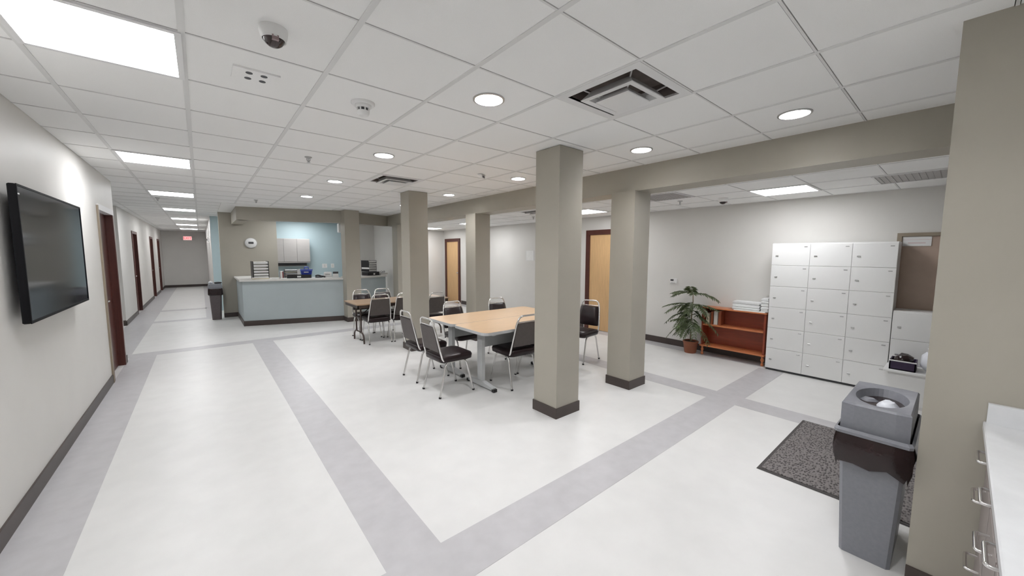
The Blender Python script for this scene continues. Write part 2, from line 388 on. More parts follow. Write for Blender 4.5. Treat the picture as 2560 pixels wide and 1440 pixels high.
def downlight(i, j, label):
    global dp
    if dp is None:
        dp = thing('downlight', label, 'downlight', group='round recessed downlights')
        mb = MB(); n = 28; R0, R1 = .092, .104
        rings = [[(r*math.cos(2*PI*k/n), r*math.sin(2*PI*k/n), z) for k in range(n)] for r, z in ((R0, .004), (R0, -.004), (R1, -.003), (R1, .004))]
        mb.loft(rings, caps=False, sm=False).build('trim_ring', 'steel', dp)
        MB().loft([[(r*math.cos(2*PI*k/n), r*math.sin(2*PI*k/n), z) for k in range(n)] for r, z in ((.1, .13), (R0-.0025, .08), (R0-.0025, .0))], caps=False).build('can', 'white_trim', dp)
        MB().lathe([(R0-.0035, .082), (R0-.0035, .076), (R0*.5, .074)], n=28, sm=False).build('lens', 'lamp_round', dp); t = dp
    else: t = copy_tree(dp)
    t.location = (GX+(i+.5)*T, GY+(j+.5)*T, ZC); t['label'] = label
    return t
rowA = ['beside the big air diffuser', 'between the smoke detector and the far diffuser', 'between the far diffuser and the reception soffit', 'nearest the reception counter']
for j, l in zip((-1, 2, 5, 8), rowA): downlight(2, j, 'round downlight in the open middle row '+l)
rowB = ['beside the kitchenette wall end', 'above the free column nearest the beam', 'over the wood tables', 'near the middle column', 'at the reception end']
for j, l in zip((-3, -1, 2, 5, 8), rowB): downlight(5, j, 'round downlight in the row along the beam '+l)
downlight(2, -4, 'round downlight in the open middle row above the camera').name = 'downlight_offscreen'   # next of the row at its own pitch
# diffusers
vp = None
def diffuser(cx, cy, z, label):
    global vp
    if vp is None:
        vp = thing('air_diffuser', label, 'air vent', group='square ceiling air diffusers')
        fr(vp, .245, hT-.004, -.002, .012, 'white_trim')
        box('duct', (-.255, .255, -.255, .255, .10, .11), 'duct', vp); fr(vp, .245, .255, .0, .11, 'duct', 'throat')
        n4 = lambda h, zz: [(-h, -h, zz), (h, -h, zz), (h, h, zz), (-h, h, zz)]
        MB().loft([n4(.150, -.026), n4(.186, -.030), n4(.188, -.026), n4(.14, .03), n4(.135, .03), n4(.150, -.026)], caps=False).build('cone', 'white_trim', vp)
        MB().loft([n4(.118, -.044), n4(.12, -.040), n4(.085, .0), n4(.08, .0)]).build('face_plate', 'white_trim', vp)
        for sx, sy in ((1, 1), (-1, 1), (1, -1), (-1, -1)):
            MB().cyl((sx*.10, sy*.10, -.01), (sx*.235, sy*.235, .08), .005, 6).build('bracket', 'white_trim', vp)
        t = vp
    else: t = copy_tree(vp)
    t.location = (cx, cy, z); t['label'] = label
diffuser(GX+3.5*T, GY-1.5*T, ZC, 'square white stepped air diffuser near the free column')
diffuser(GX+3.5*T, GY+4.5*T, ZC, 'square white stepped air diffuser over the space before the middle column')
diffuser(GXR+.5*T, GYR+6.5*T, ZR, 'square white stepped air diffuser in the locker bay ceiling')
def grille(cx, cy, label):
    t = thing('return_grille', label, 'air vent', (cx, cy, ZR), group='flat grey return grilles'); fr(t, hT-.03, hT-.01, -.006, .004, 'white_trim')
    box('backing', (-hT+.03, hT-.03, -hT+.03, hT-.03, .0005, .003), 'vent_grey', t)
    for k in range(12):
        y = -hT+.055+k*.045; box('slat', (-hT+.03, hT-.03, y, y+.012, -.004, .001), 'vent_grey', t)
grille(GXR+.5*T, GYR+2.5*T, 'flat grey return grille in the bay ceiling near the beam column')
grille(GXR+1.5*T, GYR-1.3*T, 'flat grey return grille in the bay ceiling over the brown door')
# dome cameras
def dome(x, y, z, s, label):
    t = thing('dome_camera', label, 'camera', (x, y, z), group='dome cameras')
    MB().lathe([(.088*s, .004), (.088*s, -.012*s), (.08*s, -.05*s), (.074*s, -.058*s)], n=26).build('housing', 'white_plastic', t)
    MB().lathe([(.068*s, -.05*s), (.064*s, -.072*s), (.05*s, -.095*s), (.03*s, -.109*s), (.008*s, -.114*s)], n=24).build('dome', 'dome_glass', t)
    b = MB().box(-.02*s, .02*s, -.074*s, -.05*s, -.092*s, -.062*s).build('lens_block', 'lens', t)
    MB().lathe([(.073*s, -.048*s), (.076*s, -.07*s), (.069*s, -.07*s), (.066*s, -.048*s)], n=24).build('bezel', 'white_plastic', t)
dome(.31, 2.07, ZC, .66, 'white dome security camera on the ceiling before the four-hole plate')
dome(5.62, 2.18, ZR, .7, 'small white dome security camera in the locker bay ceiling')
t = thing('ceiling_plate', 'square white ceiling plate with four dark holes', 'ceiling plate', (.30, 2.66, ZC))
box('plate', (-.11, .11, -.085, .085, -.006, .004), 'tile', t)
for sx in (-1, 1):
    for sy in (-1, 1): MB().lathe([(.017, -.0075), (.017, -.005)], sx*.035, sy*.04, n=14, sm=False).build('hole', 'dark_grey', t)
t = thing('smoke_detector', 'white round smoke detector hanging from the ceiling tile', 'smoke detector', (.90, 2.66, ZC))
MB().lathe([(.076, .004), (.076, -.005), (.07, -.012)], n=26).build('base_plate', 'white_plastic', t)
MB().lathe([(.052, -.01), (.052, -.026), (.044, -.032)], n=24).build('body', 'white_plastic', t)
MB().lathe([(.034, -.03), (.034, -.05)], n=20).build('vent_band', 'dark_grey', t)
MB().lathe([(.04, -.05), (.038, -.066), (.03, -.08), (.025, -.082)], n=24).build('cap', 'white_plastic', t)
for k in range(8):
    a = k*PI/4; MB().box(-.004, .004, .032, .041, -.052, -.03).build('fin', 'white_plastic', t).rotation_euler = (0, 0, a)
def sprinkler(x, y, z, label):
    t = thing('sprinkler', label, 'sprinkler', (x, y, z), group='ceiling sprinklers')
    MB().lathe([(.035, .003), (.035, -.003), (.028, -.006)], n=18).build('escutcheon', 'steel', t)
    mb = MB(); mb.tube(fillet([(-.012, 0, -.004), (-.016, 0, -.03), (0, 0, -.05)], .01), .004, 6); mb.tube(fillet([(.012, 0, -.004), (.016, 0, -.03), (0, 0, -.05)], .01), .004, 6); mb.cyl((0, 0, 0), (0, 0, -.05), .005, 6)
    mb.build('frame', 'steel', t); MB().lathe([(.006, -.05), (.018, -.052), (.018, -.054)], n=12).build('deflector', 'steel', t)
for a in [(.93, 4.48, ZC, 'small steel sprinkler head before the far diffuser'), (.87, 8.68, ZC, 'small steel sprinkler head in front of the reception soffit'),
          (5.44, 2.7, ZR, 'small steel sprinkler head in the bay ceiling near the dome camera'), (5.41, 5.81, ZR, 'small steel sprinkler head in the bay ceiling past the blond door'),
          (-.55, 9.55, ZC, 'small steel sprinkler head over the corridor mouth')]: sprinkler(*a)
t = thing('motion_sensor', 'small white wedge-shaped motion sensor on the ceiling over the tables', 'sensor', (2.82, 4.01, ZC), .5)
MB().hexa([(-.06, -.03, 0), (.06, -.03, 0), (.06, .03, 0), (-.06, .03, 0), (-.05, -.03, -.045), (.05, -.03, -.045), (.05, .02, -.012), (-.05, .02, -.012)]).build('body', 'white_plastic', t)
box('window', (-.03, .03, -.032, -.029, -.04, -.015), 'dark_grey', t)

# ------------------------------------------------------------------ television
t = thing('television', 'large wall-mounted flat television with a dark glossy screen', 'television', (-.93, 4.51, 1.605))
MB().cham(.052, .085, -.79, .79, -.435, .435, .006).build('body', 'tv_black', t)
fr_ = MB(); fr_.box(.084, .090, -.79, .79, -.435, -.418); fr_.box(.084, .090, -.79, .79, .423, .435); fr_.box(.084, .090, -.79, -.778, -.418, .423); fr_.box(.084, .090, .778, .79, -.418, .423)
fr_.build('bezel', 'tv_black', t)
box('screen', (.083, .0865, -.778, .778, -.418, .423), 'screen', t)
mb = MB(); mb.box(0, .012, -.3, .3, -.2, .2); mb.box(.01, .055, -.25, -.21, -.22, .22); mb.box(.01, .055, .21, .25, -.22, .22); mb.build('wall_mount', 'dark_grey', t)
box('status_light', (.088, .092, -.785, -.76, .37, .378), 'white_trim', t)

# ------------------------------------------------------------------ lockers
def lockers(ys, rows, h, label, mir=False):
    y0, y1 = min(ys), max(ys); t = thing('locker_cabinet', label, 'lockers', (6.10, 0, 0))
    MB().box(.012, .313, y0, y1, .03, h).build('body', 'white_paint', t); box('plinth', (.03, .313, y0+.005, y1-.005, 0, .03), 'dark_grey', t)
    rh = (h-.03-.012)/rows; proto = {}
    for c in range(len(ys)-1):
        a, b = ys[c+1], ys[c]; wd = b-a
        for r in range(rows):
            z = .03+r*rh
            key = c
            if key not in proto:
                d = MB().cham(0, .014, -wd/2+.002, wd/2-.002, .0015, rh-.0015, .003).build('door', 'white_paint', t)
                MB().cham(-.007, .002, wd/2-.075, wd/2-.045, rh*.42, rh*.42+.016, .002).build('latch', 'steel', d)
                MB().cham(-.002, .002, -wd/2+.03, -wd/2+.065, rh-.045, rh-.033, .0008).build('number_plate', 'steel', d)
                proto[key] = d
            else:
                d = proto[key].copy(); C.objects.link(d); d.parent = t
                for ch in proto[key].children:
                    e = ch.copy(); C.objects.link(e); e.parent = d
            d.location = (0, (a+b)/2, z)
    return t
lockers([1.69, 1.27, .86, .47], 6, 1.78, 'tall white block of eighteen small lockers against the wall')
lockers([.465, .07], 3, .99, 'short white locker stack beside the tall lockers')

# ------------------------------------------------------------------ bookcase, books, towels
t = thing('bookcase', 'low red-brown wooden bookcase with turned feet', 'bookcase', (6.20, 2.185, 0))
bw = .435
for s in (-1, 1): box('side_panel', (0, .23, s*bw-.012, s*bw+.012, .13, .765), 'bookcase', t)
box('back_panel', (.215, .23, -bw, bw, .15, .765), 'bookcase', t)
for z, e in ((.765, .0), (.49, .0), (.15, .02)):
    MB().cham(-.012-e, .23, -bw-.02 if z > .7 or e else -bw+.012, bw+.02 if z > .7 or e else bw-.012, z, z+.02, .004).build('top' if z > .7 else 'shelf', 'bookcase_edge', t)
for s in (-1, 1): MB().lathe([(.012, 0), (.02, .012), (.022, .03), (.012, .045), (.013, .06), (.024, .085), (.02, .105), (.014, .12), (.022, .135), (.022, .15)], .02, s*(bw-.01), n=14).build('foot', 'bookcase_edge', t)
def book(y, w_, h, d, m, label, tilt=0):
    t = thing('book', label, 'book', (6.26, y, .51), 0, 'books on the bookcase shelf'); t.rotation_euler = (tilt, 0, 0)
    box('cover', (0, d, -w_/2, w_/2, 0, h), m, t); box('pages', (.003, d+.002, -w_/2+.004, w_/2-.004, .004, h+.001), 'paper', t)
book(2.565, .05, .17, .13, 'paper_cream', 'thick cream book leaning by the potted palm on the bookcase shelf')
book(2.50, .028, .20, .14, 'book_brown', 'thin brown book between the two pale books on the shelf')
book(2.445, .055, .215, .14, 'off_white', 'tall white book standing on the upper bookcase shelf')
book(2.385, .04, .225, .14, 'book_brown', 'tall orange-brown book beside the tall white book on the shelf')
def folded(x, y, z, lx, ly, h, n, label):
    t = thing('folded_towel', label, 'towel', (x, y, z), 0, 'folded white cloths on the bookcase')
    for k in range(n):
        a = h/n; rings = []
        for q in range(5):
            zz = a*k + a*q/4; e = .006 if q in (0, 4) else 0; jx = random.uniform(-.006, .006)
            rings.append([(sx*(lx/2-e)+jx, sy*(ly/2-e)+random.uniform(-.006, .006), zz+random.uniform(-.002, .002)) for sx, sy in ((-1, -1), (0, -1), (1, -1), (1, 0), (1, 1), (0, 1), (-1, 1), (-1, 0))])
        MB().loft(rings, sm=False).build('fold', 'towel', t)
folded(6.32, 2.02, .795, .20, .36, .125, 3, 'folded white cloth lying on the bookcase top')
folded(6.32, 1.775, .795, .19, .09, .2, 5, 'taller pile of folded white cloth against the lockers')
box('paper_stack', (6.195, 6.41, 1.76, 2.17, .784, .796), 'paper', label='thin stack of white paper under the folded cloths on the bookcase', cat='paper')

# ------------------------------------------------------------------ palm
t = thing('potted_palm', 'green palm plant in a terracotta pot beside the bookcase', 'potted plant', (6.19, 2.79, 0))
pot = MB().lathe([(.085, 0), (.092, .02), (.112, .17), (.12, .175), (.12, .2), (.108, .2), (.105, .18)], n=26).build('pot', 'terracotta', t)
MB().lathe([(.104, .178), (.06, .184), (.01, .186)], n=20).build('soil', 'soil', t)
MB().tube([(0, 0, .17), (.01, .01, .4), (-.01, .0, .62), (0, -.01, .85), (.005, 0, 1.0)], .013, 8, .006).build('stem', 'stem', t)
def clear(p):      # fronds hang in front of the bookcase, not through it
    if p.y < -.1 and p.z < .84: p.x = min(p.x, -.04)
    return p
def frond(z0, az, L, rise, droop, m='leaf', n=12, wl=.15):
    mb = MB(); path = []
    for k in range(n+1):
        s = k/n; r = L*s; z = z0 + rise*s - droop*s*s
        x = math.cos(az)*r; 
        if x > 0: x *= .45
        path.append(clear(Vector((x, math.sin(az)*r, z))))
    mb.tube(path, .005, 5, .0015)
    for k in range(2, n+1):
        p = path[k]; tg = (path[k]-path[k-1]).normalized(); side = tg.cross(Vector((0, 0, 1)))
        side = side.normalized() if side.length > .05 else Vector((0, 1, 0))
        ll = wl*(1-.45*abs(k/n-.45)*2)
        for sg_ in (-1, 1):
            d = (side*sg_*.75 + tg*.7 + Vector((0, 0, -.25 + random.uniform(-.15, .12)))).normalized()
            q = p + d*ll; 
            if q.x > .2: q.x = .2
            clear(q); wv = tg*.017; nrm = Vector((0, 0, .004)); mid = p + (q-p)*.45 + Vector((0, 0, .012))
            mb.add([p, mid-wv+nrm*0, q, mid+wv], [(0, 1, 2, 3)])
    o = mb.build('frond', m, t)
for k, a in enumerate([(.98, 1.4, .34, .10, .16), (.98, -1.5, .38, .10, .18), (.98, 2.6, .34, .16, .14), (1.0, -2.7, .30, .10, .10), (.99, 3.4, .22, .16, .04), (.97, .4, .28, .16, .1),
          (.80, 1.7, .44, .10, .16), (.80, -1.3, .42, .10, .14), (.78, 2.4, .40, .10, .20), (.8, -2.2, .40, .08, .18), (.66, 1.6, .42, .10, .30), (.64, -1.6, .42, .06, .3),
          (.62, 2.9, .36, .05, .2), (.58, -2.6, .38, .02, .26), (.50, 1.9, .36, .04, .30), (.5, -1.9, .34, .02, .3), (.45, 3.1, .26, .05, .2), (.46, 1.3, .3, .0, .2)] + [(random.uniform(.4, .85), random.uniform(1.2, 5.1), random.uniform(.16, .3), random.uniform(0, .1), random.uniform(.1, .28)) for _ in range(14)]):
    frond(*a)
frond(.46, -2.3, .26, .10, .12, 'leaf_bright', 7, .12)
frond(.44, 2.3, .22, .10, .12, 'leaf_bright', 7, .12)

# ------------------------------------------------------------------ small wall things
t = thing('thermostat', 'small white thermostat with a dark display above the palm', 'thermostat', (XR, 3.25, 1.155))
MB().cham(-.022, 0, -.06, .06, -.042, .042, .004).build('case', 'white_plastic', t); box('display', (-.024, -.02, -.005, .052, 0, .032), 'dark_grey', t); box('lip', (-.024, -.02, -.035, .045, -.036, -.028), 'vent_grey', t)
t = thing('wall_notice', 'blank white sheet fixed to the pale wall between the doors', 'notice', (XR, 7.04, 1.585))
box('sheet', (-.004, 0, -.14, .14, -.12, .12), 'paper', t); mb = MB(); mb.box(-.008, -.001, -.145, .145, .118, .124); mb.box(-.008, -.001, -.145, .145, -.124, -.118); mb.box(-.008, -.001, -.145, -.139, -.124, .124); mb.box(-.008, -.001, .139, .145, -.124, .124); mb.build('frame', 'white_trim', t)
t = thing('wall_clock', 'round white wall clock with a dark digital window', 'clock', (1.02, 11.8, 1.88)); t.rotation_euler = (PI/2, 0, 0)
MB().lathe([(.135, 0), (.135, .02), (.125, .03)], n=32).build('rim', 'vent_grey', t)
MB().lathe([(.124, .02), (.122, .034), (.02, .036)], n=32).build('face', 'white_plastic', t); box('display', (-.055, .055, -.022, .03, .034, .040), 'dark_grey', t)
# exit sign
t = thing('exit_sign', 'lit red EXIT sign with two small lamp heads on the corridor end wall', 'exit sign', (-.43, 23.65, 2.315))
box('case', (-.165, .165, -.06, 0, -.10, .10), 'white_plastic', t); fp = box('face', (-.15, .15, -.064, -.058, -.085, .085), 'exit_face', t)
cu = bpy.data.curves.new('exit', 'FONT'); cu.body = 'EXIT'; cu.size = .15; cu.align_x = 'CENTER'; cu.align_y = 'CENTER'; cu.extrude = .002
to = bpy.data.objects.new('exit_tmp', cu); C.objects.link(to); bpy.context.view_layer.update()
me = bpy.data.meshes.new_from_object(to.evaluated_get(bpy.context.evaluated_depsgraph_get())); bpy.data.objects.remove(to)
me.materials.clear(); me.materials.append(MATS['exit_red']); lo = bpy.data.objects.new('lettering', me); C.objects.link(lo); lo.parent = t
lo.location = (0, -.066, 0); lo.rotation_euler = (PI/2, 0, 0)
for s in (-1, 1):
    mb = MB(); mb.cyl((s*.16, -.03, 0), (s*.2, -.04, 0), .012, 8); mb.cyl((s*.235, -.005, .0), (s*.235, -.075, -.01), .03, 12, .04); mb.build('lamp_head', 'off_white', t)
# strobe on corridor right wall
t = thing('wall_strobe', 'small white alarm strobe on the right corridor wall', 'alarm', (.25, 16.2, 2.05))
box('case', (-.045, 0, -.06, .06, -.08, .08), 'white_plastic', t); box('lens', (-.06, -.044, -.03, .03, -.02, .04), 'dark_grey', t)

# ------------------------------------------------------------------ reception
CA, CB = Vector((.67, 10.10)), Vector((2.62, 9.52))
t = thing('reception_counter', 'blue-grey reception counter with a pale ledge top and dark base', 'counter', (0, 0, 0))
n2 = Vector((-(CB-CA).y, (CB-CA).x)).normalized()
bk = .14
MB().prism([tuple(CA), tuple(CB), tuple(CB+n2*bk), (.67+bk, 10.10+bk*1.0), (.67+bk, 11.795), (.67, 11.795)], 0, .995).build('front_panel', 'paint_counter', t)
o_ = .05
A2 = Vector((.67-o_, 10.10-o_-.01)); B2 = CB - n2*o_
MB().prism([tuple(A2), tuple(B2), (2.62, 10.25), (1.25, 10.66), (1.25, 11.78), (A2.x, 11.78)], .995, 1.035).build('ledge_top', 'counter_top', t)
e = .012
MB().prism([(CA.x-e, CA.y-e*1.3), tuple(CB-n2*e), tuple(CB), tuple(CA), (.67, 11.79), (.67-e, 11.79)], 0, .115).build('base_strip', 'base_brown', t)
t = thing('reception_counter', 'short blue-grey reception counter in the second opening past the column', 'counter', (0, 0, 0))
P1, P2 = Vector((2.95, 9.70)), Vector((3.86, 10.05)); n3 = Vector((-(P2-P1).y, (P2-P1).x)).normalized()
MB().prism([tuple(P1), tuple(P2), tuple(P2+n3*.14), tuple(P1+n3*.14)], 0, .995).build('front_panel', 'paint_counter', t)
MB().prism([tuple(P1-n3*.05), tuple(P2-n3*.05), tuple(P2+n3*.55), tuple(P1+n3*.55)], .995, 1.035).build('ledge_top', 'counter_top', t)
MB().prism([tuple(P1-n3*e), tuple(P2-n3*e), tuple(P2), tuple(P1)], 0, .115).build('base_strip', 'base_brown', t)
ZT = 1.035
t = thing('wall_cabinet', 'grey three-door wall cabinet on the teal reception wall', 'cabinet', (0, 13.3, 1.36))
box('body', (1.55, 2.62, -.33, 0, 0, .70), 'cabinet_grey', t)
for k in range(3):
    x = 1.56+k*.353; d = MB().cham(x+.004, x+.35, -.35, -.33, .005, .695, .004).build('door', 'cabinet_grey', t)
    MB().cham(x+.30, x+.33, -.356, -.349, .06, .065, .001).build('pull', 'steel', d)
box('light_rail', (1.56, 2.61, -.34, -.30, -.03, 0), 'cabinet_grey', t)
t = thing('under_cabinet_shelf', 'dark shelf under the grey wall cabinet', 'shelf', (0, 13.3, 1.22)); box('shelf', (1.6, 2.55, -.16, 0, .0, .12), 'dark_grey', t); box('rail', (1.6, 2.55, -.165, -.15, .0, .02), 'steel', t)
for x, w_, l in ((3.10, .075, 'wide white double outlet plate on the teal wall'), (3.34, .05, 'narrow white switch plate on the teal wall')):
    t = thing('outlet_plate', l, 'outlet', (x, 13.3, 1.215)); MB().cham(-w_, w_, -.008, 0, -.07, .07, .003).build('plate', 'white_plastic', t); box('socket', (-.02, .02, -.011, -.006, -.04, .04), 'off_white', t)
t = thing('wall_speaker', 'small white box mounted under the soffit beside the column', 'speaker', (2.73, 10.0, 2.25)); MB().cham(-.06, .06, -.06, .06, -.11, .11, .01).build('case', 'white_plastic', t); box('bracket', (-.02, .02, -.02, .02, .1, .38), 'white_trim', t)
def tray_stack(x, y, n, w_, d, h, label, skew=0):
    t = thing('letter_tray', label, 'letter tray', (x, y, ZT), .04, 'stacked letter trays on the reception counters')
    st = h/n
    for s in (-1, 1): box('side_frame', (s*w_/2-.006, s*w_/2+.006, -.01, d, 0, h), 'black_plastic', t)
    for k in range(n):
        z = k*st; j = random.uniform(-.02, .02)*skew
        tr = MB().box(-w_/2, w_/2, -.012, d, z, z+.006).box(-w_/2, w_/2, -.014, -.008, z, z+.008).build('tray', 'black_plastic', t)
        MB().box(-w_/2+.012+j, w_/2-.01+j, -.02-abs(j), d-.02, z+.007, z+st*(.74+.16*random.random())).build('papers', 'paper', tr)
tray_stack(1.05, 10.28, 6, .30, .3, .40, 'tall black letter tray full of white papers on the long reception counter')
tray_stack(3.58, 10.25, 5, .26, .28, .30, 'leaning letter tray of papers on top of the black box in the second opening', 1)
bpy.data.objects['letter_tray.001'].location.z = ZT+.10; bpy.data.objects['letter_tray.001'].rotation_euler = (0, 0, .36)
t = thing('folder_pile', 'cream folders spread in front of the tall letter tray', 'folder', (1.02, 10.14, ZT), -.3)
for k in range(3): MB().box(-.16, .16, -.06, .06, k*.012, k*.012+.011).build('folder', 'paper_cream' if k < 2 else 'paper', t).rotation_euler = (0, 0, .12*k)
t = thing('red_binder', 'small red binder standing beside stacked files on the counter', 'binder', (1.46, 10.30, ZT), -.25); box('cover', (-.03, .03, -.1, .1, 0, .15), 'red', t); box('pages', (-.022, .022, -.102, .095, .005, .16), 'paper', t)
t = thing('file_sorter', 'black file sorter with layered papers behind the counter ledge', 'file sorter', (1.70, 10.46, ZT), -.28)
for k in range(4):
    tr = box('tray', (-.15, .15, -.1, .12, k*.045+.02, k*.045+.032), 'black_plastic', t); box('papers', (-.14, .14, -.11, .1, k*.045+.033, k*.045+.05), 'paper' if k % 2 else 'paper_cream', tr)
for s in (-1, 1): box('end_frame', (s*.15-.005, s*.15+.005, -.1, .12, 0, .2), 'black_plastic', t)
t = thing('paper_upright', 'white upright leaflet beside the blue caddy', 'leaflet', (1.80, 10.215, ZT), -.28); box('sheet', (-.03, .03, 0, .02, 0, .2), 'paper', t); box('stand', (-.03, .03, -.02, .04, 0, .01), 'white_plastic', t)
t = thing('black_bin_box', 'low black desk box with a white label under the blue caddy', 'box', (1.79, 10.08, ZT), -.28)
mb = MB(); mb.box(-.25, .25, -.08, .08, 0, .01); mb.box(-.25, .25, -.08, -.07, 0, .075); mb.box(-.25, .25, .07, .08, 0, .075); mb.box(-.25, -.24, -.08, .08, 0, .075); mb.box(.24, .25, -.08, .08, 0, .075); mb.build('box', 'black_plastic', t)
box('label_plate', (-.04, .04, -.083, -.079, .015, .055), 'white_plastic', t)
t = thing('blue_caddy', 'bright blue plastic caddy with a carrying handle on the counter', 'caddy', (1.97, 10.22, ZT), -.28)
MB().loft([[(-.10, -.05, .03), (.10, -.05, .03), (.10, .08, .03), (-.10, .08, .03)], [(-.125, -.065, .20), (.125, -.065, .20), (.125, .095, .20), (-.125, .095, .20)]]).build('tub', 'blue', t)
fr2 = MB(); fr2.box(-.13, .13, -.07, .10, .165, .19); fr2.build('rim', 'blue_light', t)
MB().tube(fillet([(-.045, .015, .19), (-.04, .015, .25), (.04, .015, .25), (.045, .015, .19)], .02), .011, 8).build('handle', 'blue_light', t)
box('slot', (-.05, .05, -.068, -.06, .12, .14), 'white_plastic', t); box('base', (-.10, .10, -.05, .08, 0, .03), 'blue', t)
t = thing('desk_phone', 'black desk phone handset lying on the counter', 'phone', (2.20, 9.93, ZT), -.5)
MB().tube(fillet([(-.10, 0, .045), (-.05, 0, .06), (.06, 0, .03), (.12, 0, .018)], .04), .018, 8).build('handset', 'black_plastic', t); MB().cham(-.09, .05, -.05, .05, 0, .03, .006).build('base', 'dark_grey', t)
t = thing('white_bowl', 'shallow white bowl on the reception counter', 'bowl', (2.235, 10.15, ZT))
MB().lathe([(.03, 0), (.035, .008), (.075, .05), (.07, .05), (.03, .014), (.005, .012)], n=24).build('bowl', 'white_plastic', t); MB().lathe([(.05, .035), (.02, .05), (.004, .054)], n=16).build('contents', 'paper', t)
t = thing('label_printer', 'small white printer on the reception counter', 'printer', (2.40, 10.02, ZT), -.28)
MB().cham(-.09, .09, -.09, .09, 0, .12, .015).build('body', 'white_plastic', t); box('slot', (-.05, .05, -.092, -.085, .06, .085), 'vent_grey', t); box('lid', (-.08, .08, -.07, .08, .12, .128), 'white_trim', t)
t = thing('document_holder', 'white document holder with a dark top next to the small printer', 'document holder', (2.555, 9.92, ZT), -.28)
box('tray', (-.065, .065, -.07, .09, 0, .05), 'white_plastic', t); box('papers', (-.06, .06, -.08, .08, .05, .09), 'paper', t); MB().hexa([(-.06, -.07, .09), (.06, -.07, .09), (.06, .08, .09), (-.06, .08, .09), (-.06, .0, .125), (.06, .0, .125), (.06, .08, .135), (-.06, .08, .135)]).build('cover', 'black_plastic', t)
for x, y, l in ((1.30, 10.1, 'small white note pad beside the cream folders'), (1.45, 9.99, 'white slip of paper in front of the red binder'), (2.37, 9.76, 'loose white sheet before the small printer')):
    t = thing('note_pad', l, 'paper', (x, y, ZT), -.28); box('sheets', (-.06, .06, -.04, .04, 0, .014), 'paper', t); box('backing', (-.062, .062, -.042, .042, -.0, .003), 'off_white', t)
t = thing('black_box', 'low black box with a white label in the second reception opening', 'box', (3.52, 10.17, ZT), .36)
mb = MB(); mb.box(-.19, .19, -.09, .14, 0, .09); mb.build('box', 'black_plastic', t); box('label_plate', (-.005, .045, -.094, -.089, .02, .06), 'white_plastic', t); box('lid', (-.195, .195, -.095, .145, .085, .098), 'dark_grey', t)
t = thing('glasses_tray', 'white tray with black glasses in the second reception opening', 'tray', (3.86, 10.28, ZT), .36)
mb = MB(); mb.box(-.12, .12, -.08, .1, 0, .05); mb.build('tray', 'off_white', t)
for s in (-1, 1): MB().loop([(s*.045+.03*math.cos(a*PI/6), -.02, .085+.022*math.sin(a*PI/6)) for a in range(12)], .005, 5).build('lens_rim', 'black_plastic', t)
mb = MB(); mb.cyl((-.02, -.02, .088), (.02, -.02, .088), .004, 5); mb.cyl((-.075, -.02, .09), (-.075, .09, .06), .004, 5); mb.cyl((.075, -.02, .09), (.075, .09, .06), .004, 5); mb.build('temple', 'black_plastic', t)

# ------------------------------------------------------------------ tables
def wood_table(x0, x1, y0, y1, label):
    t = thing('training_table', label, 'table', ((x0+x1)/2, (y0+y1)/2, 0), 0, 'wood-top tables pushed together'); hx, hy = (x1-x0)/2, (y1-y0)/2; Z = .735
    def rr(a, b, r, n=5):
        o = []
        for cx, cy, s0 in ((a-r, b-r, 0), (-a+r, b-r, 1), (-a+r, -b+r, 2), (a-r, -b+r, 3)):
            for k in range(n+1): th = (s0+k/n)*PI/2; o.append((cx+r*math.cos(th), cy+r*math.sin(th)))
        return o
    MB().prism(rr(hx-.006, hy-.006, .075), Z-.012, Z+.0015).build('top', 'blond_top', t)
    MB().prism(rr(hx, hy, .08), Z-.032, Z).build('edge_band', 'grey_edge', t)
    for s in (-1, 1):
        lg = MB().cham(s*(hx-.19)-.022, s*(hx-.19)+.022, -.05, .05, .07, Z-.03, .003).build('leg', 'grey_edge', t)
        ft = MB(); x = s*(hx-.19); ft.loft([[(x-.024, -hy*.78, .02), (x+.024, -hy*.78, .02), (x+.024, -hy*.78, .05), (x-.024, -hy*.78, .05)],
            [(x-.03, 0, .02), (x+.03, 0, .02), (x+.03, 0, .085), (x-.03, 0, .085)], [(x-.024, hy*.78, .02), (x+.024, hy*.78, .02), (x+.024, hy*.78, .05), (x-.024, hy*.78, .05)]])
        f = ft.build('foot', 'grey_edge', t)
        for q in (-1, 1): MB().cham(x-.026, x+.026, q*hy*.78-.02, q*hy*.78+.02, 0, .04, .004).build('end_cap', 'black_plastic', f)
        box('bracket', (x-.02, x+.02, -hy*.8, hy*.8, Z-.06, Z-.032), 'grey_edge', t)
    box('modesty_panel', (-hx+.2, hx-.2, -.01, .01, .485, Z-.03), 'grey_steel', t)
wood_table(2.38, 3.88, 3.33, 4.02, 'blond wood table with grey edge, nearer the free column')
wood_table(2.38, 4.19, 4.025, 4.72, 'longer blond wood table with grey edge, pushed against the near one')
t = thing('folding_table', 'brown folding table with dark steel legs near reception', 'table', (2.95, 7.03, 0)); hx, hy, Z = .915, .38, .735
MB().cham(-hx, hx, -hy, hy, Z-.022, Z, .004).build('top', 'brown_top', t)
mb = MB(); a, b = hx-.02, hy-.02; mb.box(-a, a, -b, -b+.015, Z-.075, Z-.02); mb.box(-a, a, b-.015, b, Z-.075, Z-.02); mb.box(-a, -a+.015, -b, b, Z-.075, Z-.02); mb.box(a-.015, a, -b, b, Z-.075, Z-.02); mb.build('apron', 'brown_steel', t)
